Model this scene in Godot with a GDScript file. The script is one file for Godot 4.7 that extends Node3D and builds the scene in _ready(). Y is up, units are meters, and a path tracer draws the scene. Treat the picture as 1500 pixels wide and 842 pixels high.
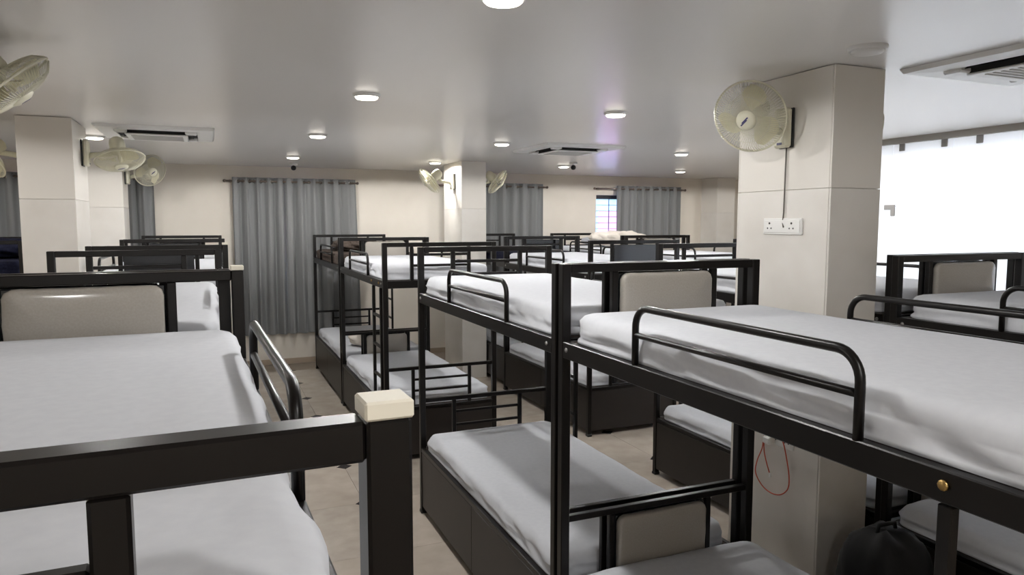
extends Node3D
# Dormitory hall: rows of dark steel bunk beds, pillars with wall fans, ceiling lights, curtained windows, glazed front.

const BED_LENGTH := 2.045
const BED_HEIGHT := 1.79
const CEILING := 2.70
const BACK := -10.23
var M := {}
var cache := {}
var taken := {}
var noise := FastNoiseLite.new()

# ---------------------------------------------------------------- helpers
func numbered(called: String) -> String:
	if not taken.has(called):
		taken[called] = 0
		return called
	taken[called] += 1
	return "%s_%03d" % [called, taken[called]]

func thing(called: String, label: String, category: String, at := Vector3.ZERO, group := "", turn := 0.0) -> Node3D:
	var o := Node3D.new()
	o.name = numbered(called)
	add_child(o)
	o.position = at
	o.rotation.y = turn
	tag(o, label, category, group)
	return o

func tag(o: Node, label: String, category: String, group := "") -> void:
	o.set_meta("label", label)
	o.set_meta("category", category)
	if group != "":
		o.set_meta("group", group)

func part(called: String, mesh: Mesh, m: Material, parent: Node, at := Vector3.ZERO, turn := Basis.IDENTITY, label := "") -> MeshInstance3D:
	var o := MeshInstance3D.new()
	o.name = called
	o.mesh = mesh
	o.material_override = m
	o.transform = Transform3D(turn, at)
	parent.add_child(o, true)
	if label != "":
		o.set_meta("label", label)
	return o

func solo(called: String, mesh: Mesh, m: Material, at: Vector3, label: String, category: String, group := "", turn := Basis.IDENTITY) -> MeshInstance3D:
	var o := part(numbered(called), mesh, m, self, at, turn)
	tag(o, label, category, group)
	return o

func structure(called: String, at := Vector3.ZERO) -> Node3D:
	var o := Node3D.new()
	o.name = called
	add_child(o)
	o.position = at
	o.set_meta("kind", "structure")
	return o

func face(st: SurfaceTool, pts: Array, n: Vector3) -> void:
	var p := pts.duplicate()
	if (p[1] - p[0]).cross(p[2] - p[0]).dot(n) > 0.0:
		p.reverse()
	for i in range(1, p.size() - 1):
		for q in [p[0], p[i], p[i + 1]]:
			st.set_normal(n)
			st.add_vertex(q)

# box with chamfered edges, centred on the origin
func box(sx: float, sy: float, sz: float, b := 0.003) -> ArrayMesh:
	var key := "b%.4f_%.4f_%.4f_%.4f" % [sx, sy, sz, b]
	if cache.has(key):
		return cache[key]
	var st := SurfaceTool.new()
	st.begin(Mesh.PRIMITIVE_TRIANGLES)
	var h := Vector3(sx, sy, sz) * 0.5
	b = minf(b, minf(h.x, minf(h.y, h.z)) * 0.8)
	for a in 3:
		var i := (a + 1) % 3
		var j := (a + 2) % 3
		for s in [-1.0, 1.0]:
			var n := Vector3.ZERO
			n[a] = s
			var q := []
			for c in [[-1, -1], [1, -1], [1, 1], [-1, 1]]:
				var v := Vector3.ZERO
				v[a] = s * h[a]
				v[i] = c[0] * (h[i] - b)
				v[j] = c[1] * (h[j] - b)
				q.append(v)
			face(st, q, n)
			for t in [-1.0, 1.0]:
				var n2 := Vector3.ZERO
				n2[a] = s
				n2[i] = t
				var q2 := []
				for w in [-1.0, 1.0]:
					var v1 := Vector3.ZERO
					v1[a] = s * h[a]
					v1[i] = t * (h[i] - b)
					v1[j] = w * (h[j] - b)
					var v2 := Vector3.ZERO
					v2[a] = s * (h[a] - b)
					v2[i] = t * h[i]
					v2[j] = w * (h[j] - b)
					if w < 0:
						q2.append_array([v1, v2])
					else:
						q2.append_array([v2, v1])
				face(st, q2, n2.normalized())
	for x in [-1.0, 1.0]:
		for y in [-1.0, 1.0]:
			for z in [-1.0, 1.0]:
				face(st, [Vector3(x * h.x, y * (h.y - b), z * (h.z - b)), Vector3(x * (h.x - b), y * h.y, z * (h.z - b)), Vector3(x * (h.x - b), y * (h.y - b), z * h.z)], Vector3(x, y, z).normalized())
	var m := st.commit()
	cache[key] = m
	return m

func begin() -> SurfaceTool:
	var st := SurfaceTool.new()
	st.begin(Mesh.PRIMITIVE_TRIANGLES)
	st.set_smooth_group(0)
	return st

func done(st: SurfaceTool) -> ArrayMesh:
	st.index()
	st.generate_normals()
	return st.commit()

# quad whose outside is where a, b, c, d look anticlockwise
func quad(st: SurfaceTool, a: Vector3, b: Vector3, c: Vector3, d: Vector3) -> void:
	for q in [a, c, b, a, d, c]:
		st.add_vertex(q)

func tube_into(st: SurfaceTool, path: Array, r: float, sides := 8, closed := false) -> void:
	var rings := []
	var n := path.size()
	var up := Vector3.ZERO
	for i in n:
		var t: Vector3
		if closed:
			t = (path[(i + 1) % n] - path[(i + n - 1) % n]).normalized()
		else:
			t = (path[mini(i + 1, n - 1)] - path[maxi(i - 1, 0)]).normalized()
		if up == Vector3.ZERO:
			up = t.cross(Vector3(0.31, 0.87, 0.38)).normalized()
		up = (up - t * up.dot(t)).normalized()
		var side := t.cross(up)
		var ring := []
		for k in sides:
			var a := TAU * k / sides
			ring.append(path[i] + (up * cos(a) + side * sin(a)) * r)
		rings.append(ring)
	for i in (n if closed else n - 1):
		for k in sides:
			var k2 := (k + 1) % sides
			quad(st, rings[i][k], rings[i][k2], rings[(i + 1) % n][k2], rings[(i + 1) % n][k])
	if not closed:
		for k in range(1, sides - 1):
			for q in [rings[0][0], rings[0][k], rings[0][k + 1], rings[n - 1][0], rings[n - 1][k + 1], rings[n - 1][k]]:
				st.add_vertex(q)

func tube(path: Array, r: float, sides := 8, closed := false) -> ArrayMesh:
	var st := begin()
	tube_into(st, path, r, sides, closed)
	return done(st)

# profile of (radius, height) turned round the y axis, from top or bottom
func lathe(profile: Array, sides := 24) -> ArrayMesh:
	var st := begin()
	for i in profile.size() - 1:
		for k in sides:
			var a := TAU * k / sides
			var b := TAU * (k + 1) / sides
			var p0: Vector2 = profile[i]
			var p1: Vector2 = profile[i + 1]
			quad(st, Vector3(p0.x * cos(a), p0.y, p0.x * sin(a)), Vector3(p1.x * cos(a), p1.y, p1.x * sin(a)), Vector3(p1.x * cos(b), p1.y, p1.x * sin(b)), Vector3(p0.x * cos(b), p0.y, p0.x * sin(b)))
	return done(st)

func disc(r: float, h: float, bevel := 0.002, sides := 24) -> ArrayMesh:
	return lathe([Vector2(0, 0), Vector2(r - bevel, 0), Vector2(r, bevel), Vector2(r, h - bevel), Vector2(r - bevel, h), Vector2(0, h)], sides)

# padded slab lying flat: base at y = 0; folds of cloth run round its sides
func pad(hw: float, hl: float, th: float, r: float, fold: float, seed_at: float, puff := 0.012, around := 132) -> ArrayMesh:
	var key := "p%.3f_%.3f_%.3f_%.3f_%.3f_%.1f" % [hw, hl, th, r, fold, seed_at]
	if cache.has(key):
		return cache[key]
	var e := minf(th * 0.46, 0.052)
	var prof := [[0.01, 0.0], [0.003, 0.004], [0.0, th * 0.12], [0.0, th * 0.24], [0.0, th * 0.36], [0.0, th * 0.48], [0.0, th - e], [e * 0.14, th - e * 0.5], [e * 0.42, th - e * 0.16], [e, th], [e * 1.9, th + puff * 0.25], [e * 3.2, th + puff * 0.5]]
	var deep := minf(hw, hl) - e * 3.2
	for k in [0.3, 0.6, 0.85, 1.0]:
		prof.append([e * 3.2 + deep * k, th + puff * (0.5 + 0.5 * sin(k * PI * 0.5))])
	var rings := []
	for q in prof:
		var d: float = q[0]
		var w := maxf(hw - d, 0.0)
		var l := maxf(hl - d, 0.0)
		var rr := minf(maxf(r - d, 0.0), minf(w, l))
		var ring := []
		var straight := [2.0 * (l - rr), 2.0 * (w - rr)]
		var base_l := 2.0 * (hl - r)
		var base_w := 2.0 * (hw - r)
		var arc := PI * 0.5 * r
		var total := 2.0 * (base_l + base_w) + 4.0 * arc
		for k in around:
			var s := total * k / around
			var p := Vector3.ZERO
			var nrm := Vector3.ZERO
			var left := s
			var corner := 0
			while true:
				var run: float = base_l if corner % 2 == 0 else base_w
				var len_now: float = straight[corner % 2]
				var cw: float = (w - rr)
				var cl: float = (l - rr)
				if left <= run:
					var t := (left / run - 0.5) * len_now
					match corner:
						0: p = Vector3(w, 0, t); nrm = Vector3(1, 0, 0)
						1: p = Vector3(-t, 0, l); nrm = Vector3(0, 0, 1)
						2: p = Vector3(-w, 0, -t); nrm = Vector3(-1, 0, 0)
						3: p = Vector3(t, 0, -l); nrm = Vector3(0, 0, -1)
					break
				left -= run
				if left <= arc:
					var a := left / arc * PI * 0.5 + corner * PI * 0.5
					var centre: Vector3 = [Vector3(cw, 0, cl), Vector3(-cw, 0, cl), Vector3(-cw, 0, -cl), Vector3(cw, 0, -cl)][corner]
					nrm = Vector3(cos(a), 0, sin(a))
					p = centre + nrm * rr
					break
				left -= arc
				corner += 1
			var y: float = q[1]
			var ang := TAU * k / around
			var wob := noise.get_noise_3d(cos(ang) * 190.0 + seed_at * 37.0, sin(ang) * 190.0 + y * 520.0, y * 420.0 + seed_at)
			var wob2 := noise.get_noise_3d(cos(ang) * 60.0 - seed_at * 11.0, sin(ang) * 60.0 + y * 200.0, seed_at * 3.0)
			var on_side := clampf(1.0 - d / (e * 1.5), 0.0, 1.0) * clampf(y / (th * 0.2), 0.0, 1.0)
			var wob3 := noise.get_noise_3d(cos(ang) * 85.0 + seed_at * 19.0, sin(ang) * 85.0 + y * 420.0, y * 1500.0 - seed_at * 7.0)
			p += nrm * (wob * fold + wob2 * fold * 0.6 + wob3 * fold * 0.9 - fold * 0.9) * on_side
			p.y = y
			if d > e * 0.9:
				p.y += noise.get_noise_3d(p.x * 42.0 + seed_at * 5.0, seed_at, p.z * 42.0) * fold * 0.42
			ring.append(p)
		rings.append(ring)
	var st := begin()
	for i in rings.size() - 1:
		for k in around:
			var k2 := (k + 1) % around
			quad(st, rings[i][k], rings[i + 1][k], rings[i + 1][k2], rings[i][k2])
	# underside
	for k in around:
		for q in [rings[0][k], rings[0][(k + 1) % around], Vector3.ZERO]:
			st.add_vertex(q)
	var m := done(st)
	cache[key] = m
	return m

# soft lump: pillow or heap of cloth, base at y = 0
func lump(hx: float, hy: float, hz: float, seed_at: float, rough := 0.12, power := 0.55) -> ArrayMesh:
	var st := begin()
	var rings := []
	var na := 40
	var nv := 14
	for i in nv + 1:
		var v := -PI * 0.5 + PI * i / nv
		var ring := []
		for k in na:
			var a := TAU * k / na
			var c := pow(absf(cos(v)), power)
			var p := Vector3(signf(cos(a)) * pow(absf(cos(a)), power) * c, signf(sin(v)) * pow(absf(sin(v)), 0.9), signf(sin(a)) * pow(absf(sin(a)), power) * c)
			var w := 1.0 + rough * noise.get_noise_3d(p.x * 90.0 + seed_at * 13.0, p.y * 90.0, p.z * 90.0 + seed_at)
			ring.append(Vector3(p.x * hx * w, maxf(hy + p.y * hy * w, 0.001), p.z * hz * w))
		rings.append(ring)
	for i in nv:
		for k in na:
			var k2 := (k + 1) % na
			quad(st, rings[i][k], rings[i + 1][k], rings[i + 1][k2], rings[i][k2])
	return done(st)

func facing(dir: Vector3, roll := Vector3.UP) -> Basis:   # local y points along dir
	var y := dir.normalized()
	var x := y.cross(roll).normalized()
	if x.length() < 0.5:
		x = y.cross(Vector3.BACK).normalized()
	return Basis(x, y, x.cross(y))

func mat(color: Color, rough := 0.6, metal := 0.0, spec := 0.5) -> StandardMaterial3D:
	var m := StandardMaterial3D.new()
	m.albedo_color = color
	m.roughness = rough
	m.metallic = metal
	m.metallic_specular = spec
	return m

func grain(freq: float, low: Color, high: Color, seed_at := 1, size := 512, octaves := 4) -> NoiseTexture2D:
	var n := FastNoiseLite.new()
	n.noise_type = FastNoiseLite.TYPE_SIMPLEX_SMOOTH
	n.frequency = freq
	n.seed = seed_at
	n.fractal_octaves = octaves
	var t := NoiseTexture2D.new()
	t.width = size
	t.height = size
	t.seamless = true
	t.noise = n
	var g := Gradient.new()
	g.set_color(0, low)
	g.set_color(1, high)
	t.color_ramp = g
	return t

func rgb(r: int, g: int, b: int) -> Color:
	return Color8(r, g, b)

func triplanar(m: StandardMaterial3D, t: Texture2D, scale: float) -> void:
	m.albedo_texture = t
	m.uv1_triplanar = true
	m.uv1_world_triplanar = true
	m.uv1_scale = Vector3.ONE * scale

func make_materials() -> void:
	var white := Color(1, 1, 1)
	M.steel = mat(rgb(14, 11, 10), 0.32, 0.0, 0.4)
	M.board = mat(rgb(31, 25, 22), 0.42)
	triplanar(M.board, grain(0.012, Color(0.86, 0.86, 0.86), white, 5), 1.3)
	M.deck = mat(rgb(52, 42, 36), 0.7)
	M.sheet = mat(rgb(212, 214, 219), 0.85, 0.0, 0.25)
	triplanar(M.sheet, grain(0.03, Color(0.965, 0.965, 0.97), white, 9), 1.7)
	M.cream_sheet = mat(rgb(224, 216, 206), 0.85, 0.0, 0.25)
	M.brown_blanket = mat(rgb(104, 94, 88), 0.9, 0.0, 0.2)
	triplanar(M.brown_blanket, grain(0.02, Color(0.6, 0.58, 0.56), white, 12), 3.0)
	M.navy = mat(rgb(36, 38, 58), 0.85, 0.0, 0.25)
	triplanar(M.navy, grain(0.02, Color(0.55, 0.55, 0.6), white, 14), 3.0)
	M.leather = mat(rgb(166, 160, 152), 0.4)
	M.leather.clearcoat_enabled = true
	M.leather.clearcoat = 0.85
	M.leather.clearcoat_roughness = 0.1
	triplanar(M.leather, grain(0.05, Color(0.93, 0.93, 0.92), white, 21), 4.0)
	M.cushion_back = mat(rgb(24, 26, 31), 0.25)
	M.cushion_back.clearcoat_enabled = true
	M.cushion_back.clearcoat = 0.7
	M.cushion_back.clearcoat_roughness = 0.15
	M.brass = mat(rgb(176, 146, 92), 0.4, 1.0)
	M.wall = mat(rgb(234, 227, 216), 0.75)
	triplanar(M.wall, grain(0.006, Color(0.975, 0.972, 0.968), white, 31), 0.6)
	M.side_wall = mat(rgb(226, 214, 196), 0.75)
	M.ceiling = mat(rgb(236, 234, 231), 0.27, 0.0, 0.5)
	M.marble = mat(rgb(228, 224, 218), 0.32)
	triplanar(M.marble, grain(0.005, Color(0.95, 0.945, 0.935), white, 33), 0.8)
	M.pillar_paint = mat(rgb(226, 221, 213), 0.55)
	M.tile = mat(rgb(202, 191, 178), 0.16)
	triplanar(M.tile, grain(0.01, Color(0.92, 0.91, 0.9), white, 41), 0.7)
	M.tile_b = mat(rgb(196, 186, 174), 0.18)
	triplanar(M.tile_b, grain(0.012, Color(0.92, 0.91, 0.9), white, 43), 0.9)
	M.inset = mat(rgb(62, 58, 58), 0.2)
	M.grout = mat(rgb(150, 138, 124), 0.7)
	M.skirting = mat(rgb(176, 160, 142), 0.35)
	M.fan = mat(rgb(220, 216, 194), 0.35)
	M.fan_wire = mat(rgb(214, 210, 190), 0.4)
	M.fan_blade = mat(rgb(222, 217, 186), 0.3)
	M.fan_blade.backlight_enabled = true
	M.fan_blade.backlight = Color(0.35, 0.34, 0.28)
	M.black = mat(rgb(24, 24, 24), 0.4)
	M.mark = mat(rgb(72, 70, 110), 0.5)
	M.cable = mat(rgb(92, 86, 78), 0.5)
	M.red_cable = mat(rgb(200, 82, 54), 0.45)
	M.plastic = mat(rgb(236, 235, 232), 0.3)
	M.hole = mat(rgb(60, 58, 56), 0.6)
	M.cap = mat(rgb(230, 224, 208), 0.6)
	M.curtain = mat(rgb(140, 141, 142), 0.7, 0.0, 0.3)
	triplanar(M.curtain, grain(0.06, Color(0.92, 0.92, 0.92), white, 51), 3.0)
	M.curtain.rim_enabled = true
	M.curtain.rim = 0.25
	M.rod = mat(rgb(120, 108, 100), 0.35, 0.7)
	M.chrome = mat(rgb(215, 215, 215), 0.15, 1.0)
	M.patch = mat(rgb(150, 148, 146), 0.35, 0.6)
	M.frame_dark = mat(rgb(32, 30, 40), 0.5)
	M.bar = mat(rgb(150, 158, 182), 0.5)
	M.header = mat(rgb(168, 164, 156), 0.5, 0.2)
	M.frosted = mat(Color(0.97, 0.985, 1.0), 0.5)
	M.frosted.backlight_enabled = true
	M.frosted.backlight = Color(1, 1, 1)
	M.pane_blue = mat(rgb(190, 225, 245), 0.5)
	M.pane_blue.backlight_enabled = true
	M.pane_blue.backlight = Color(0.86, 0.94, 1.0)
	M.pane_pink = mat(rgb(245, 200, 228), 0.5)
	M.pane_pink.backlight_enabled = true
	M.pane_pink.backlight = Color(1.0, 0.84, 0.95)
	M.ac = mat(rgb(232, 232, 230), 0.4)
	M.slot = mat(rgb(26, 26, 26), 0.7)
	M.grille = mat(rgb(186, 184, 180), 0.5)
	M.lamp_glow = mat(Color(1, 1, 1), 0.4)
	M.lamp_glow.emission_enabled = true
	M.lamp_glow.emission = Color(1.0, 0.965, 0.91)
	M.lamp_glow.emission_energy_multiplier = 5.0
	M.lamp_off = mat(rgb(222, 221, 218), 0.4)
	M.bag = mat(rgb(10, 10, 11), 0.8)

# ---------------------------------------------------------------- bunk bed
func guard_mesh() -> ArrayMesh:
	if cache.has("guard"):
		return cache["guard"]
	var half := 0.435
	var top := 0.19
	var r := 0.065
	var path := [Vector3(0, 0, -half), Vector3(0, top - r, -half)]
	for k in range(1, 9):
		var a := PI * 0.5 * k / 8
		path.append(Vector3(0, top - r + r * sin(a), -half + r - r * cos(a)))
	for k in range(0, 9):
		var a := PI * 0.5 * k / 8
		path.append(Vector3(0, top - r + r * cos(a), half - r + r * sin(a)))
	path.append(Vector3(0, 0, half))
	cache["guard"] = tube(path, 0.0115, 10)
	cache["guard_bar"] = tube([Vector3(0, 0.1, -half), Vector3(0, 0.1, half)], 0.0095, 8)
	return cache["guard"]

# head: +1 the padded end is towards +z, -1 towards -z; ladder: -1 left, +1 right
func bunk(label: String, cx: float, near: float, width: float, head: int, ladder: int, caps := [], turn := 0.0) -> Node3D:
	var t := thing("bunk_bed", label, "bunk bed", Vector3(cx, 0, near - BED_LENGTH * 0.5), "dark brown steel bunk beds", turn)
	var hx := width * 0.5
	var hz := BED_LENGTH * 0.5
	var p := 0.038
	for sx in [-1, 1]:
		for sz in [-1, 1]:
			part("post", box(p, BED_HEIGHT - 0.02, p, 0.003), M.steel, t, Vector3(sx * (hx - p / 2), 0.02 + (BED_HEIGHT - 0.02) / 2, sz * (hz - p / 2)))
			part("foot", box(p + 0.008, 0.022, p + 0.008, 0.004), M.black, t, Vector3(sx * (hx - p / 2), 0.011, sz * (hz - p / 2)))
	for c in caps:
		part("post_cap", box(p + 0.003, 0.016, p + 0.003, 0.002), M.cap, t, Vector3(c[0] * (hx - p / 2), BED_HEIGHT + 0.008, c[1] * (hz - p / 2)), Basis.IDENTITY, "cream cap on the post")
	for sz in [-1, 1]:
		var z: float = sz * (hz - p / 2)
		part("end_beam", box(width - 2 * p, 0.034, 0.034), M.steel, t, Vector3(0, BED_HEIGHT - 0.017, z))
		part("end_beam", box(width - 2 * p, 0.06, 0.03), M.steel, t, Vector3(0, 1.455, z))
		part("end_beam", box(width - 2 * p, 0.026, 0.028), M.steel, t, Vector3(0, 0.767, z))
		part("end_beam", box(width - 2 * p, 0.03, 0.03), M.steel, t, Vector3(0, 0.435, z))
		for s in [-1, 1]:
			part("stile", box(0.028, 1.756 - 1.485, 0.026), M.steel, t, Vector3(s * 0.243, (1.756 + 1.485) / 2, z))
			part("stile", box(0.026, 0.754 - 0.45, 0.024), M.steel, t, Vector3(s * 0.243, (0.754 + 0.45) / 2, z))
		if sz == head:
			for lv in [[1.5, 1.75], [0.47, 0.745]]:
				var h: float = lv[1] - lv[0]
				var cu := part("cushion", pad(0.222, h / 2, 0.03, 0.035, 0.002, 1.0, 0.008, 64), M.leather, t, Vector3(0, (lv[0] + lv[1]) / 2, z + sz * -0.002), Basis(Vector3.RIGHT, -sz * PI / 2))
				cu.set_meta("label", "padded grey headboard cushion")
				part("cushion_back", box(0.448, h - 0.004, 0.01, 0.003), M.cushion_back, t, Vector3(0, (lv[0] + lv[1]) / 2, z + sz * 0.004))
		else:
			for y in [1.692, 1.605]:
				part("slat", box(0.458, 0.02, 0.018), M.steel, t, Vector3(0, y, z))
			for y in [0.672, 0.58]:
				part("slat", box(0.46, 0.018, 0.018), M.steel, t, Vector3(0, y, z))
	for s in [-1, 1]:
		part("side_rail", box(0.028, 0.064, BED_LENGTH - 2 * p, 0.003), M.steel, t, Vector3(s * (hx - 0.015), 1.458, 0))
		var g := part("guard_rail", guard_mesh(), M.steel, t, Vector3(s * (hx - 0.012), 1.488, head * (hz - 0.97)))
		part("middle_bar", cache["guard_bar"], M.steel, g)
		part("side_rail", box(0.026, 0.03, BED_LENGTH - 2 * p), M.steel, t, Vector3(s * (hx - 0.016), 0.437, 0))
		for k in [-1, 1]:
			part("box_panel", box(0.014, 0.37, (BED_LENGTH - 2 * p) / 2 - 0.004, 0.002), M.board, t, Vector3(s * (hx - 0.012), 0.235, k * (BED_LENGTH - 2 * p) / 4))
			part("bolt", disc(0.009, 0.008, 0.003, 10), M.patch, t, Vector3(s * (hx - 0.001), 1.462, k * (hz - 0.075)), facing(Vector3(s, 0, 0)))
		part("box_panel", box(width - 2 * p, 0.37, 0.014, 0.002), M.board, t, Vector3(0, 0.235, s * (hz - 0.014)))
	part("deck", box(width - 0.062, 0.016, BED_LENGTH - 0.085, 0.002), M.deck, t, Vector3(0, 1.48, 0))
	part("deck", box(width - 0.06, 0.014, BED_LENGTH - 0.085, 0.002), M.deck, t, Vector3(0, 0.445, 0))
	var lad := Node3D.new()
	lad.name = "ladder"
	t.add_child(lad)
	lad.position = Vector3(ladder * (hx - 0.016), 0, -head * (hz - 0.295))
	for k in [-1, 1]:
		part("upright", box(0.024, 1.422 - 0.455, 0.03), M.steel, lad, Vector3(0, (1.422 + 0.455) / 2, k * 0.14))
		part("bolt", disc(0.011, 0.008, 0.003, 10), M.brass, lad, Vector3(ladder * 0.015, 1.462, k * 0.14), facing(Vector3(ladder, 0, 0)))
	for y in [0.68, 0.93, 1.18]:
		part("rung", box(0.022, 0.022, 0.25), M.steel, lad, Vector3(0, y, 0))
	return t

func mattress(label: String, cx: float, near: float, width: float, upper: bool, m: Material, variant: float, turn := 0.0) -> void:
	var y := 1.4905 if upper else 0.4535
	var th := 0.112 if upper else 0.102
	solo("mattress", pad(width * 0.5 - 0.022, BED_LENGTH * 0.5 - 0.047, th, 0.085, 0.0125, variant, 0.004, 220), m, Vector3(cx, y, near - BED_LENGTH * 0.5), label, "mattress", "mattresses on the bunks", Basis(Vector3.UP, turn))

# ---------------------------------------------------------------- wall fan
func fan_meshes() -> void:
	var R := 0.178
	for side in ["front", "rear"]:
		var st := begin()
		var dome: float = 0.062 if side == "front" else -0.055
		var inner := 0.052
		var n := 84
		for k in n:
			var a := TAU * (k + (0.5 if side == "rear" else 0.0)) / n
			var path := []
			for q in 5:
				var f := q / 4.0
				var r := lerpf(inner, R, f)
				path.append(Vector3(cos(a) * r, dome * sqrt(maxf(1.0 - f * f * 0.97, 0.0)), sin(a) * r))
			tube_into(st, path, 0.0014, 4)
		for f in [0.0, 0.5]:
			var r := lerpf(inner, R, f)
			var ring := []
			for k in 40:
				ring.append(Vector3(cos(TAU * k / 40) * r, dome * sqrt(1.0 - f * f * 0.97), sin(TAU * k / 40) * r))
			tube_into(st, ring, 0.0015, 5, true)
		cache["fan_" + side] = done(st)
	var rim := []
	for k in 56:
		rim.append(Vector3(cos(TAU * k / 56) * R, 0, sin(TAU * k / 56) * R))
	cache["fan_rim"] = tube(rim, 0.0055, 8, true)
	# one blade, root at the axis, along +x
	var st2 := begin()
	var rows := []
	for i in 9:
		var f := i / 8.0
		var r := lerpf(0.03, 0.155, f)
		var wide := lerpf(0.35, 0.62, sin(f * PI * 0.75)) * (1.0 - pow(f, 6) * 0.5)
		var row := []
		for j in 7:
			var g := j / 6.0 - 0.5
			var a := g * 2.0 * wide + f * 0.25
			row.append(Vector3(cos(a) * r, g * 0.05 - 0.006 * cos(g * PI), sin(a) * r))
		rows.append(row)
	for dy in [0.0, -0.002]:
		for i in 8:
			for j in 6:
				var o := Vector3(0, dy, 0)
				if dy == 0.0:
					quad(st2, rows[i][j] + o, rows[i][j + 1] + o, rows[i + 1][j + 1] + o, rows[i + 1][j] + o)
				else:
					quad(st2, rows[i][j] + o, rows[i + 1][j] + o, rows[i + 1][j + 1] + o, rows[i][j + 1] + o)
	cache["fan_blade"] = done(st2)
	cache["fan_hub"] = lathe([Vector2(0, 0.078), Vector2(0.03, 0.076), Vector2(0.046, 0.068), Vector2(0.05, 0.056), Vector2(0.05, 0.05)], 28)
	cache["fan_motor"] = lathe([Vector2(0, -0.185), Vector2(0.03, -0.182), Vector2(0.05, -0.165), Vector2(0.058, -0.13), Vector2(0.058, -0.075), Vector2(0.05, -0.05), Vector2(0.03, -0.045), Vector2(0.012, -0.03), Vector2(0.012, 0.03), Vector2(0, 0.03)], 24)

func fan(label: String, base: Vector3, out: float, centre: Vector3, dir: Vector3) -> Node3D:
	var t := thing("wall_fan", label, "wall fan", base, "cream wall fans")
	part("mount_plate", box(0.012, 0.2, 0.1, 0.004), M.black, t, Vector3(out * 0.006, 0, 0))
	part("mount", box(0.04, 0.2, 0.1, 0.012), M.fan, t, Vector3(out * 0.032, 0, 0))
	part("maker_mark", box(0.001, 0.012, 0.035, 0.0002), M.mark, t, Vector3(out * 0.0524, -0.08, 0))
	var head := Node3D.new()
	head.name = "fan_head"
	t.add_child(head)
	head.position = centre - base
	head.basis = facing(dir)
	var back := centre - dir.normalized() * 0.12 - base
	var mid := Vector3(out * 0.1, 0.0, 0).lerp(Vector3(back.x, 0.0, back.z), 0.6)
	part("arm", tube([Vector3(out * 0.045, -0.02, 0), Vector3(out * 0.085, -0.01, 0), mid, back], 0.02, 10), M.fan, t)
	part("motor", cache["fan_motor"], M.fan, head)
	part("rear_guard", cache["fan_rear"], M.fan_wire, head)
	part("front_guard", cache["fan_front"], M.fan_wire, head)
	part("guard_rim", cache["fan_rim"], M.fan, head)
	var hub := part("hub_cap", cache["fan_hub"], M.fan, head)
	for k in 2:
		part("hub_mark", box(0.042, 0.001, 0.007, 0.0002), M.mark, hub, Vector3(0.006 * k, 0.0782, 0.006 - 0.012 * k), Basis(Vector3.UP, 0.7))
	for k in 3:
		part("blade", cache["fan_blade"], M.fan_blade, head, Vector3.ZERO, Basis(Vector3.UP, TAU * k / 3 + 0.4))
	return t

# ---------------------------------------------------------------- ceiling things
func ceiling_lamp(label: String, x: float, z: float, lit := true) -> void:
	var t := thing("ceiling_light", label, "ceiling light", Vector3(x, CEILING, z), "round ceiling lights")
	if not cache.has("lens"):
		cache["trim"] = lathe([Vector2(0.066, -0.016), Vector2(0.07, -0.018), Vector2(0.078, -0.014), Vector2(0.081, -0.004), Vector2(0.081, 0.0)], 40)
		cache["lens"] = lathe([Vector2(0.0, -0.03), Vector2(0.045, -0.0295), Vector2(0.06, -0.027), Vector2(0.066, -0.021), Vector2(0.066, -0.001), Vector2(0.0, -0.001)], 40)
	part("trim_ring", cache["trim"], M.lamp_off, t)
	part("lens", cache["lens"], M.lamp_glow if lit else M.lamp_off, t)
	if lit:
		# the drum shaped diffuser throws its light evenly over the whole lower half
		var l := SpotLight3D.new()
		l.name = "lamp_light"
		l.light_color = Color(1.0, 0.993, 0.982)
		l.light_energy = LAMP
		l.light_size = 0.06
		l.spot_angle = 88.0
		l.spot_angle_attenuation = 0.08
		l.spot_range = 30.0
		l.spot_attenuation = 2.0
		l.shadow_enabled = true
		l.rotation.x = -PI / 2
		l.position = Vector3(0, -0.036, 0)
		t.add_child(l)

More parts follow.
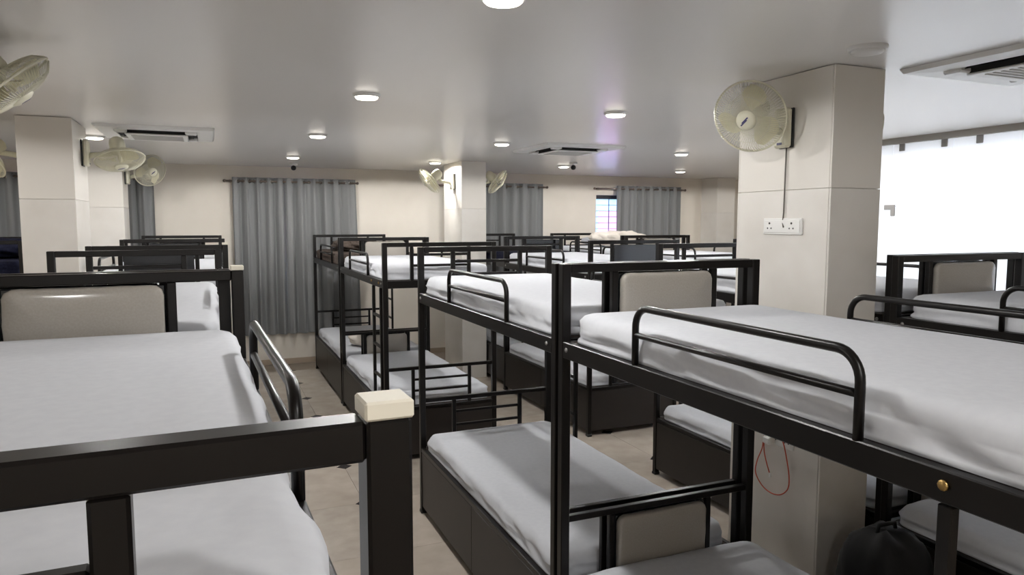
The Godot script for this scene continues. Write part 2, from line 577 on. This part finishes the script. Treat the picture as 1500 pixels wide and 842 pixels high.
func cassette(label: String, x0: float, z0: float, size: float) -> void:
	var t := thing("air_conditioner", label, "air conditioner", Vector3(x0 + size / 2, CEILING, z0 - size / 2), "ceiling cassette air conditioners")
	var h := size / 2
	part("panel_backing", box(size - 0.02, 0.012, size - 0.02, 0.003), M.slot, t, Vector3(0, -0.008, 0))
	var rim := 0.13
	for k in 4:
		var turn := Basis(Vector3.UP, k * PI / 2)
		# outer frame: a mitred, softly sloped board on each side
		var st := SurfaceTool.new()
		st.begin(Mesh.PRIMITIVE_TRIANGLES)
		var a := [Vector3(-h, -0.001, h), Vector3(h, -0.001, h)]
		var b := [Vector3(-h + 0.012, -0.022, h - 0.012), Vector3(h - 0.012, -0.022, h - 0.012)]
		var c := [Vector3(-h + rim, -0.024, h - rim), Vector3(h - rim, -0.024, h - rim)]
		var d := [Vector3(-h + rim, -0.008, h - rim), Vector3(h - rim, -0.008, h - rim)]
		face(st, [a[0], a[1], b[1], b[0]], Vector3(0, -0.5, 0.85).normalized())
		face(st, [b[0], b[1], c[1], c[0]], Vector3(0, -1, 0.08).normalized())
		face(st, [c[0], c[1], d[1], d[0]], Vector3(0, 0, -1))
		part("frame_side", st.commit(), M.ac, t, Vector3.ZERO, turn)
		part("air_flap", box(size * 0.48, 0.004, 0.02, 0.0015), M.slot, t, turn * Vector3(0, -0.02, h - rim - 0.04), turn * Basis(Vector3.RIGHT, 0.5))
		part("corner_piece", box(0.09, 0.03, 0.09, 0.008), M.ac, t, turn * Vector3(h - rim - 0.045, -0.026, h - rim - 0.045), turn)
	var inner := h - rim - 0.08
	part("slot_lining", box(inner * 2 + 0.012, 0.034, inner * 2 + 0.012, 0.002), M.slot, t, Vector3(0, -0.025, 0))
	part("intake_frame", box(inner * 2 + 0.02, 0.01, inner * 2 + 0.02, 0.004), M.ac, t, Vector3(0, -0.046, 0))
	for k in 9:
		part("intake_slat", box(inner * 2 - 0.06, 0.006, 0.014, 0.002), M.grille, t, Vector3(0, -0.052, (k - 4) * (inner * 2 - 0.08) / 9))

func dome_camera(label: String, at: Vector3) -> void:
	var t := thing("dome_camera", label, "security camera", at, "ceiling security cameras")
	part("camera_base", disc(0.05, 0.03, 0.004), M.plastic, t, Vector3(0, -0.03, 0))
	part("camera_body", lump(0.032, 0.032, 0.032, 2.0, 0.0, 1.0), M.black, t, Vector3(0, -0.094, 0))

# ---------------------------------------------------------------- pillars
func pillar(called: String, label: String, x0: float, x1: float, z0: float, z1: float) -> void:
	var t := thing(called, label, "pillar", Vector3((x0 + x1) / 2, 0, (z0 + z1) / 2), "white clad pillars")
	t.set_meta("kind", "structure")
	var w := x1 - x0
	var d := z0 - z1
	var g := 0.012
	part("core", box(w - 2 * g, CEILING - 0.004, d - 2 * g, 0.003), M.pillar_paint, t, Vector3(0, CEILING / 2, 0))
	var split := 2.115
	for s in [-1, 1]:
		for lv in [[0.002, split], [split + 0.0022, CEILING - 0.003]]:
			var h: float = lv[1] - lv[0]
			var deep: float = g if lv[0] < 1.0 else g * 0.9
			part("cladding_panel", box(w - 0.003, h, deep, 0.0015), M.marble if lv[0] < 1.0 else M.pillar_paint, t, Vector3(0, (lv[0] + lv[1]) / 2, s * (d / 2 - g + deep / 2)))
			part("cladding_panel", box(deep, h, d - 2 * g - 0.002, 0.0015), M.marble if lv[0] < 1.0 else M.pillar_paint, t, Vector3(s * (w / 2 - g + deep / 2), (lv[0] + lv[1]) / 2, 0))

func socket_plate(label: String, at: Vector3, wide: float, high: float, sockets: Array) -> void:
	# on a face looking towards -x; wide along z
	var t := thing("socket_plate", label, "socket", at, "white socket plates")
	part("plate", box(0.012, high, wide, 0.003), M.plastic, t, Vector3(-0.006, 0, 0))
	part("plate_rim", box(0.004, high - 0.02, wide - 0.02, 0.002), M.plastic, t, Vector3(-0.014, 0, 0))
	for z in sockets:
		for q in [[0.0, 0.016, 0.006], [-0.013, -0.01, 0.0045], [0.013, -0.01, 0.0045]]:
			part("pin_hole", disc(q[2], 0.002, 0.0005, 10), M.hole, t, Vector3(-0.0155, q[1], z + q[0]), facing(Vector3(-1, 0, 0)))

# ---------------------------------------------------------------- curtains
func curtain(label: String, x0: float, x1: float, waves: int, seed_at: float, flare := 0.0) -> void:
	var top := 2.545
	var bottom := 0.43
	var z := BACK + 0.085
	var t := thing("curtain", label, "curtain", Vector3((x0 + x1) / 2, bottom, z), "grey eyelet curtains")
	var st := begin()
	var cols := waves * 14
	var rows := 14
	var grid := []
	for j in rows + 1:
		var f := float(j) / rows
		var row := []
		for i in cols + 1:
			var u := float(i) / cols
			var warp := u + 0.035 * noise.get_noise_2d(u * 260.0 + seed_at * 71.0, seed_at * 9.0) * sin(u * PI)
			var drift := 0.10 * f * noise.get_noise_2d(u * 150.0 + 500.0, seed_at * 40.0)
			var amp := lerpf(0.04, 0.06, f) * (0.75 + 0.45 * noise.get_noise_2d(u * 300.0, seed_at * 20.0 + 90.0))
			var ph := warp * waves * TAU + drift * 5.0
			row.append(Vector3((u - 0.5) * (x1 - x0) * (1.0 + flare * f * 0.04) + flare * f * 0.03, (bottom + (top - bottom) * (1.0 - f)) - bottom, amp * sin(ph) + 0.008 * sin(ph * 2.3 + f * 2.0)))
		grid.append(row)
	for j in rows:
		for i in cols:
			quad(st, grid[j][i], grid[j + 1][i], grid[j + 1][i + 1], grid[j][i + 1])
	part("cloth", done(st), M.curtain, t)
	# eyelets where the rod passes through the cloth
	var ring := []
	for k in 20:
		ring.append(Vector3(0, 0.024 * cos(TAU * k / 20), 0.024 * sin(TAU * k / 20)))
	if not cache.has("eyelet"):
		cache["eyelet"] = tube(ring, 0.005, 6, true)
	for k in waves * 2:
		var u := (k + 0.0) / (waves * 2) + 0.002
		if u > 0.02 and u < 0.99:
			part("eyelet", cache["eyelet"], M.chrome, t, Vector3((u - 0.5) * (x1 - x0), 2.495 - bottom, 0.0), Basis(Vector3.UP, 0.9 if k % 2 == 0 else -0.9))

func curtain_rod(label: String, x0: float, x1: float) -> void:
	var t := thing("curtain_rod", label, "curtain rod", Vector3((x0 + x1) / 2, 2.495, BACK), "curtain rods")
	var h := (x1 - x0) / 2
	part("rod", tube([Vector3(-h, 0, 0.085), Vector3(h, 0, 0.085)], 0.0125, 12), M.rod, t)
	for s in [-1, 1]:
		part("finial", lump(0.02, 0.02, 0.02, 1.0, 0.0, 1.0), M.rod, t, Vector3(s * (h + 0.008), -0.02, 0.085))
		part("bracket", box(0.02, 0.03, 0.09, 0.004), M.rod, t, Vector3(s * (h - 0.06), 0, 0.045))

# ---------------------------------------------------------------- scene
const LAMP := 1.5

func _ready() -> void:
	# camera
	var cam := Camera3D.new()
	cam.name = "camera"
	add_child(cam)
	cam.fov = 2.0 * rad_to_deg(atan(421.0 / 1046.5))
	cam.near = 0.05
	cam.position = Vector3(0, 1.95, 0)
	cam.rotation_degrees = Vector3(-5.195, -22.837, 0)
	cam.current = true
	# sky and exposure
	var sky_mat := ProceduralSkyMaterial.new()
	sky_mat.sky_top_color = Color(0.74, 0.85, 1.0)
	sky_mat.sky_horizon_color = Color(0.88, 0.93, 1.0)
	sky_mat.ground_horizon_color = Color(0.80, 0.82, 0.86)
	sky_mat.ground_bottom_color = Color(0.70, 0.72, 0.76)
	sky_mat.sun_angle_max = 1.0
	sky_mat.energy_multiplier = 11.0
	var env := Environment.new()
	var sky := Sky.new()
	sky.sky_material = sky_mat
	env.background_mode = Environment.BG_SKY
	env.sky = sky
	env.tonemap_mode = Environment.TONE_MAPPER_LINEAR
	env.tonemap_exposure = 1.17
	env.sdfgi_enabled = true
	env.ssao_enabled = true
	env.ssil_enabled = true
	var we := WorldEnvironment.new()
	we.name = "world"
	we.environment = env
	add_child(we)

	noise.noise_type = FastNoiseLite.TYPE_SIMPLEX_SMOOTH
	noise.frequency = 0.02
	noise.seed = 7
	noise.fractal_octaves = 2
	make_materials()
	fan_meshes()
	build_shell()
	build_windows()
	build_beds()
	build_lamps()
	build_fixtures()
	build_fans()
	build_small_things()

func wall_box(parent: Node, called: String, x0: float, x1: float, y0: float, y1: float, z0: float, z1: float, m: Material) -> void:
	part(called, box(x1 - x0, y1 - y0, z1 - z0, 0.001), m, parent, Vector3((x0 + x1) / 2, (y0 + y1) / 2, (z0 + z1) / 2))

func build_shell() -> void:
	var x0 := -4.6
	var x1 := 10.4
	var zf := 3.2
	# floor: slab, polished tiles with clipped corners and dark diamond insets
	var fl := structure("floor")
	wall_box(fl, "slab", x0 - 0.2, x1 + 0.2, -0.2, -0.006, BACK - 0.2, zf + 0.2, M.grout)
	var T := 0.808
	var clip := 0.062
	var st := SurfaceTool.new()
	st.begin(Mesh.PRIMITIVE_TRIANGLES)
	var e := T / 2 - 0.0012
	var oct := []
	for q in [[e, -(e - clip)], [e, e - clip], [e - clip, e], [-(e - clip), e], [-e, e - clip], [-e, -(e - clip)], [-(e - clip), -e], [e - clip, -e]]:
		oct.append(Vector3(q[0], 0, q[1]))
	face(st, oct, Vector3.UP)
	for i in 8:
		var a: Vector3 = oct[i]
		var b: Vector3 = oct[(i + 1) % 8]
		face(st, [a, b, b + Vector3(0, -0.006, 0), a + Vector3(0, -0.006, 0)], (a + b).normalized())
	var tile := st.commit()
	var sd := SurfaceTool.new()
	sd.begin(Mesh.PRIMITIVE_TRIANGLES)
	var dq := [Vector3(clip - 0.002, 0, 0), Vector3(0, 0, clip - 0.002), Vector3(-clip + 0.002, 0, 0), Vector3(0, 0, -clip + 0.002)]
	face(sd, dq, Vector3.UP)
	for i in 4:
		var a: Vector3 = dq[i]
		var b: Vector3 = dq[(i + 1) % 4]
		face(sd, [a, b, b + Vector3(0, -0.006, 0), a + Vector3(0, -0.006, 0)], (a + b).normalized())
	var dia := sd.commit()
	for i in range(-6, 12):
		for j in range(-2, 16):
			var x := 0.925 + T * i
			var z := -8.9 + T * j
			if x + T < x1 - 0.02 and z + T < zf and z > BACK + 0.1 and x > x0 + 0.1:
				part("tile", tile, M.tile if (i * 7 + j * 3) % 4 != 0 else M.tile_b, fl, Vector3(x + T / 2, 0, z + T / 2))
				part("inset", dia, M.inset, fl, Vector3(x, 0, z))
	# ceiling
	var ce := structure("ceiling")
	wall_box(ce, "ceiling_slab", x0 - 0.2, x1 + 0.2, CEILING, CEILING + 0.2, BACK - 0.2, zf + 0.2, M.ceiling)
	# back wall with window openings: x ranges
	var bw := structure("wall_back")
	var openings := [[-3.0, -2.1], [-1.55, -0.85], [0.5, 1.7], [3.45, 4.65], [5.79, 7.15]]
	var at := x0 - 0.2
	for o in openings:
		wall_box(bw, "wall_piece", at, o[0], -0.1, CEILING, BACK - 0.2, BACK, M.wall)
		wall_box(bw, "wall_below_window", o[0], o[1], -0.1, 0.95, BACK - 0.2, BACK, M.wall)
		wall_box(bw, "wall_above_window", o[0], o[1], 2.395, CEILING, BACK - 0.2, BACK, M.wall)
		at = o[1]
	wall_box(bw, "wall_piece", at, x1 + 0.2, -0.1, CEILING, BACK - 0.2, BACK, M.wall)
	var wl := structure("wall_left")
	wall_box(wl, "wall_piece", x0 - 0.2, x0, -0.1, CEILING, BACK, zf, M.wall)
	var wf := structure("wall_front")
	wall_box(wf, "wall_piece", x0 - 0.2, 5.8, -0.1, CEILING, zf, zf + 0.2, M.wall)
	var wr := structure("wall_right")
	wall_box(wr, "wall_piece", x1, x1 + 0.2, -0.1, CEILING, BACK, -5.25, M.side_wall)
	wall_box(wr, "wall_return", 5.66, x1 + 0.2, -0.1, CEILING, -5.45, -5.35, M.side_wall)
	wall_box(wr, "wall_piece", 5.66, 5.86, -0.1, CEILING, -1.7, zf, M.wall)
	var bb := structure("baseboard_back")
	wall_box(bb, "skirting", x0, x1, 0.0, 0.075, BACK, BACK + 0.012, M.skirting)
	# pillars
	pillar("pillar", "big white clad pillar with fan and sockets at right", 2.75, 3.08, -2.59, -3.25)
	pillar("pillar_001", "white clad pillar in mid hall before the grey curtain", 2.847, 3.168, -8.35, -9.07)
	pillar("pillar_002", "white clad pillar at far left, nearest of the left pillars in view", -1.235, -0.888, -6.02, -6.66)
	pillar("pillar_003", "narrow white pillar seen just behind the far left pillar", -1.235, -0.868, -8.95, -9.5)
	pillar("pillar_004", "white pilaster against back wall at far right", 7.87, 8.24, -9.8, BACK + 0.002)
	pillar("pillar_005", "white pillar holding the fan at the left picture edge", -1.235, -0.888, -3.2, -3.85)

func build_windows() -> void:
	# frosted glass front on the right
	var w := structure("window_1", Vector3(5.72, 0, 0))
	wall_box(w, "header", -0.05, 0.05, 2.648, CEILING, -5.35, -1.7, M.header)
	var zs := [-5.35, -4.69, -4.12, -2.9, -1.7]
	for k in zs.size() - 1:
		var low: float = 0.0 if k < 2 else 1.07
		if k == 1:
			wall_box(w, "pane", -0.006, 0.006, 2.096, 2.648, zs[k] + 0.003, zs[k + 1] - 0.003, M.frosted)
			wall_box(w, "pane", -0.006, 0.006, 0.008, 2.09, zs[k] + 0.003, zs[k + 1] - 0.003, M.frosted)
		else:
			wall_box(w, "pane", -0.006, 0.006, low, 2.648, zs[k] + 0.003, zs[k + 1] - 0.003, M.frosted)
	wall_box(w, "knee_wall", -0.06, 0.06, -0.1, 1.07, -4.12, -1.7, M.side_wall)
	for z in [-4.6, -4.2, -3.9]:
		part("patch_fitting", box(0.03, 0.065, 0.055, 0.004), M.patch, w, Vector3(0, 2.617, z))
	part("patch_fitting", box(0.03, 0.045, 0.115, 0.004), M.patch, w, Vector3(0, 2.088, -4.7))
	part("patch_fitting", box(0.03, 0.065, 0.045, 0.004), M.patch, w, Vector3(0, 2.04, -4.665))
	# back windows: frame, grille bars, pastel panes
	var openings := [[-3.0, -2.1], [-1.55, -0.85], [0.5, 1.7], [3.45, 4.65], [5.79, 7.15]]
	for n in openings.size():
		var o: Array = openings[n]
		var b := structure("window_%d" % (n + 2), Vector3(o[0], 0.95, BACK - 0.1))
		var wd: float = o[1] - o[0]
		var hi := 2.395 - 0.95
		wall_box(b, "top_frame", 0.0, wd, hi - 0.062, hi, -0.03, 0.03, M.frame_dark)
		wall_box(b, "sill", 0.0, wd, 0.0, 0.03, -0.05, 0.09, M.plastic)
		wall_box(b, "side_frame", 0.0, 0.02, 0.03, hi - 0.062, -0.03, 0.03, M.bar)
		wall_box(b, "side_frame", wd - 0.02, wd, 0.03, hi - 0.062, -0.03, 0.03, M.bar)
		var rows := 14
		var step := (hi - 0.092) / rows
		for k in rows:
			var y := 0.03 + k * step
			if k > 0:
				wall_box(b, "grille_bar", 0.02, wd - 0.02, y - 0.005, y + 0.005, 0.034, 0.046, M.bar)
		for k in 7:
			var y := 0.03 + k * step * 2
			var pink := k >= 3 and k <= 5
			wall_box(b, "pane", 0.022, wd * 0.07, y, y + step * 2, -0.004, 0.004, M.pane_blue)
			wall_box(b, "pane", wd * 0.07, wd - 0.022, y, y + step * 2, -0.004, 0.004, M.pane_pink if pink else M.pane_blue)
		for k in [0.21, 0.5, 0.78]:
			wall_box(b, "mullion", wd * k - 0.008, wd * k + 0.008, 0.03, hi - 0.062, 0.01, 0.024, M.bar)
	curtain_rod("curtain rod above the wide curtain beside the aisle", 0.2, 1.915)
	curtain("left half of the wide grey curtain at the aisle end", 0.285, 0.99, 5, 1.0)
	curtain("right half of the wide grey curtain at the aisle end", 0.955, 1.895, 6, 2.0, 1.0)
	curtain_rod("curtain rod partly behind the mid hall pillar", 3.1, 4.86)
	curtain("grey curtain partly hidden by the mid hall pillar", 3.2, 4.8, 9, 3.0)
	curtain_rod("curtain rod over the half open bright window", 5.72, 7.46)
	curtain("grey curtain bunched right of the bright barred window", 6.12, 7.38, 8, 4.0)
	curtain_rod("curtain rod behind the narrow left pillar", -1.7, -0.6)
	curtain("narrow grey curtain behind the left wall fans", -1.6, -0.64, 6, 5.0)
	curtain_rod("curtain rod at the left picture edge", -3.1, -1.9)
	curtain("grey curtain at the left picture edge", -2.9, -2.03, 5, 6.0)

func build_beds() -> void:
	var N := 0.965
	# [key, label, cx, near end z, width, head, ladder, caps, turn]
	var beds := [
		["the nearest bunk left of the aisle", -0.342, -0.552, 0.93, -1, -1, [[1, 1], [1, -1]], 0.025],
		["the second bunk left of the aisle", -0.393, -2.645, 0.9, 1, -1, [], 0.0],
		["the third bunk left of the aisle", -0.336, -5.58, 0.9, 1, -1, [[1, 1]], 0.0],
		["the farthest bunk left of the aisle", -0.32, -7.72, 0.9, 1, -1, [], 0.0],
		["the big near bunk right of the aisle", 1.7275, -0.445, N, -1, -1, [], 0.0],
		["the second bunk right of the aisle", 1.7275, -2.515, N, 1, 1, [], 0.0],
		["the third bunk right of the aisle", 1.7275, -5.586, N, -1, -1, [], 0.0],
		["the farthest bunk right of the aisle", 1.7275, -7.70, N, 1, 1, [], 0.0],
		["the near bunk by the bright glass front", 3.555, -0.455, N, -1, 1, [], 0.0],
		["the bunk just behind the big white pillar", 3.5975, -2.53, N, 1, 1, [], 0.0],
		["the bunk with plastic wrapped headboard in mid hall", 3.5925, -5.6, N, 1, 1, [], 0.0],
		["the bunk standing beside the mid hall pillar", 3.6575, -7.70, N, 1, 1, [], 0.0],
		["the bunk before the bright barred window", 5.21, -5.6, N, -1, -1, [], 0.0],
		["the bunk under the bright barred window", 5.21, -7.70, N, 1, -1, [], 0.0],
		["the bunk peeping out behind the back wall pilaster", 8.78, -7.6, N, 1, -1, [], 0.0],
		["the bunk with navy bedding at the left edge", -2.0, -7.60, 0.9, 1, -1, [], 0.0],
	]
	for i in beds.size():
		var b: Array = beds[i]
		var which: String = b[0]
		bunk(which.trim_prefix("the ") + ", dark brown steel frame", b[1], b[2], b[3], b[4], b[5], b[6], b[7])
		var up: Material = M.sheet
		var low: Material = M.sheet
		var up_text := "white sheeted upper mattress on "
		if i == 7:
			up = M.brown_blanket
			up_text = "grey brown covered upper mattress on "
		if i == 15 or i == 11:
			up = M.navy
			up_text = "dark navy covered upper mattress on "
		if i == 15:
			low = M.navy
		mattress(up_text + which, b[1], b[2], b[3], true, up, 1.0 + i % 4, b[7])
		mattress(("dark navy" if i == 15 else "white sheeted") + " lower mattress on " + which, b[1], b[2], b[3], false, low, 5.0 + i % 4, b[7])

func build_lamps() -> void:
	var spots := [
		[0.92, -2.26, "ceiling light cut by the top edge of the picture"],
		[0.875, -4.28, "large bright ceiling light above the aisle, nearest in full view"],
		[0.876, -6.37, "second ceiling light along the aisle, above wide curtain"],
		[0.897, -8.55, "farthest ceiling light along the aisle, before the wide curtain"],
		[-0.9, -7.23, "small ceiling light beside the left pillar fan"],
		[2.59, -4.32, "bright ceiling light left of the big pillar fan"],
		[2.566, -6.34, "ceiling light left of the middle air conditioner"],
		[2.597, -8.62, "ceiling light close to the mid hall pillar top"],
		[4.344, -8.55, "ceiling light beside the right dome camera"],
		[4.732, -6.51, "ceiling light right of the middle air conditioner"],
		[6.326, -8.72, "ceiling light near the back wall pilaster"],
		[4.6, -4.3, "ceiling light hidden behind the big pillar"],
		[0.9, 0.25, "ceiling light over the near beds, above the picture"],
		[0.9, 1.9, "ceiling light behind the camera over the aisle"],
		[-0.9, 1.9, "ceiling light behind the camera at left"],
		[-2.3, -3.0, "ceiling light outside the left picture edge, second"],
		[-2.6, -5.1, "ceiling light outside the left picture edge, third"],
		[-3.0, -8.0, "ceiling light outside the left picture edge, farthest"],
		[8.6, -7.6, "ceiling light beyond the pilaster, outside the view"],
	]
	for s in spots:
		ceiling_lamp(s[2], s[0], s[1])
	ceiling_lamp("unlit round ceiling fitting at the big pillar top", 2.63, -2.31, false)

func build_fixtures() -> void:
	cassette("ceiling air conditioner above the left bunks", -0.80, -6.28, 0.86)
	cassette("ceiling air conditioner in mid hall between ceiling lights", 2.95, -6.14, 0.86)
	cassette("large near ceiling air conditioner at top right", 3.16, -1.74, 0.84)
	dome_camera("dark camera above the wide aisle end curtain", Vector3(1.0, CEILING, -9.5))
	dome_camera("dark camera beside the ceiling light at right", Vector3(4.23, CEILING, -8.06))

func build_fans() -> void:
	fan("cream wall fan on the big pillar facing the camera", Vector3(2.75, 2.43, -2.885), -1, Vector3(2.50, 2.475, -2.88), Vector3(-0.888, -0.47, 0.513))
	fan("cream wall fan peeping behind the big pillar", Vector3(3.08, 2.42, -2.95), 1, Vector3(3.42, 2.43, -3.0), Vector3(0.45, -0.35, 0.8))
	fan("cream wall fan on the left side of mid hall pillar", Vector3(2.847, 2.46, -8.62), -1, Vector3(2.50, 2.46, -8.55), Vector3(-0.75, -0.62, -0.12))
	fan("cream wall fan on the right side of mid hall pillar", Vector3(3.168, 2.46, -8.62), 1, Vector3(3.42, 2.47, -8.6), Vector3(0.72, -0.6, 0.25))
	fan("cream wall fan on the left pillar, blowing straight down", Vector3(-0.888, 2.48, -6.4), 1, Vector3(-0.63, 2.44, -6.4), Vector3(0.16, -0.94, 0.3))
	fan("cream wall fan behind the down facing left fan", Vector3(-0.868, 2.48, -9.2), 1, Vector3(-0.6, 2.53, -9.05), Vector3(0.5, -0.35, 0.78))
	fan("big cream wall fan cut by the left picture edge", Vector3(-0.888, 2.50, -3.5), 1, Vector3(-0.725, 2.50, -3.5), Vector3(0.66, -0.74, -0.15))
	fan("cream wall fan left of the left pillar, cut by picture edge", Vector3(-1.235, 2.46, -6.35), -1, Vector3(-1.5, 2.42, -6.3), Vector3(-0.55, -0.6, 0.4))

func build_small_things() -> void:
	# sockets and cables on the big pillar
	socket_plate("long white socket plate under the big pillar fan", Vector3(2.75, 1.93, -2.89), 0.27, 0.085, [-0.085, 0.07])
	solo("fan_cable", tube([Vector3(2.742, 2.34, -2.88), Vector3(2.742, 2.2, -2.882), Vector3(2.743, 2.0, -2.885), Vector3(2.738, 1.95, -2.885), Vector3(2.732, 1.925, -2.872)], 0.004, 6), M.cable, Vector3.ZERO, "thin dark cable from fan to socket on big pillar", "cable")
	socket_plate("white socket plate low on the big pillar behind bed rail", Vector3(2.75, 0.812, -2.87), 0.22, 0.085, [0.07, -0.02])
	solo("plug", box(0.05, 0.04, 0.055, 0.008), M.plastic, Vector3(2.71, 0.795, -2.9), "white plug low on the big pillar", "plug")
	var loop := []
	for q in [[-2.90, 0.82], [-2.85, 0.835], [-2.815, 0.805], [-2.79, 0.74], [-2.765, 0.64], [-2.77, 0.57], [-2.82, 0.52], [-2.89, 0.505], [-2.96, 0.525], [-3.01, 0.58], [-3.0, 0.65], [-2.965, 0.73], [-2.955, 0.8], [-2.95, 0.72], [-2.925, 0.65], [-2.90, 0.60]]:
		loop.append(Vector3(2.725, q[1], q[0]))
	var c := Curve3D.new()
	for i in loop.size():
		var tan: Vector3 = (loop[mini(i + 1, loop.size() - 1)] - loop[maxi(i - 1, 0)]) / 6.0
		c.add_point(loop[i], -tan, tan)
	var cord := thing("charging_cable", "red orange charging cable looped below the plug", "cable", Vector3(2.725, 0.5, -2.9))
	var pts := []
	for p in c.tessellate(4, 3):
		pts.append(p - cord.position)
	part("cord", tube(pts, 0.0032, 6), M.red_cable, cord)
	part("connector", box(0.008, 0.025, 0.012, 0.002), M.plastic, cord, loop[loop.size() - 1] - cord.position)
	# bedding and bags
	solo("blanket_heap", lump(0.36, 0.11, 0.42, 3.0, 0.35, 0.8), M.cream_sheet, Vector3(5.3, 1.609, -8.75), "heap of white blankets on bunk under the bright window", "blanket")
	solo("pillow", lump(0.2, 0.06, 0.3, 4.0, 0.12), M.sheet, Vector3(5.42, 1.61, -9.5), "white pillow behind the blanket heap by bright window", "pillow")
	solo("pillow", lump(0.3, 0.075, 0.2, 5.0, 0.15), M.cream_sheet, Vector3(1.72, 0.562, -8.1), "cream pillow on lower farthest bunk right of aisle", "pillow")
	solo("navy_heap", lump(0.3, 0.09, 0.45, 6.0, 0.35, 0.8), M.navy, Vector3(-1.85, 1.61, -8.5), "navy clothes heap on the bunk at left edge", "clothes")
	solo("brown_heap", lump(0.3, 0.06, 0.5, 7.0, 0.35, 0.8), M.brown_blanket, Vector3(1.7, 1.61, -9.0), "grey brown blanket heap on the farthest upper bunk", "blanket")
	var bag := thing("black_bag", "rounded black bag in the dark gap before the big pillar", "bag", Vector3(2.80, 0, -2.24))
	part("bag_body", lump(0.2, 0.28, 0.17, 8.0, 0.08, 0.7), M.bag, bag)
	part("bag_handle", tube([Vector3(-0.06, 0.54, 0), Vector3(-0.05, 0.58, 0), Vector3(0.05, 0.58, 0), Vector3(0.06, 0.54, 0)], 0.01, 8), M.bag, bag)
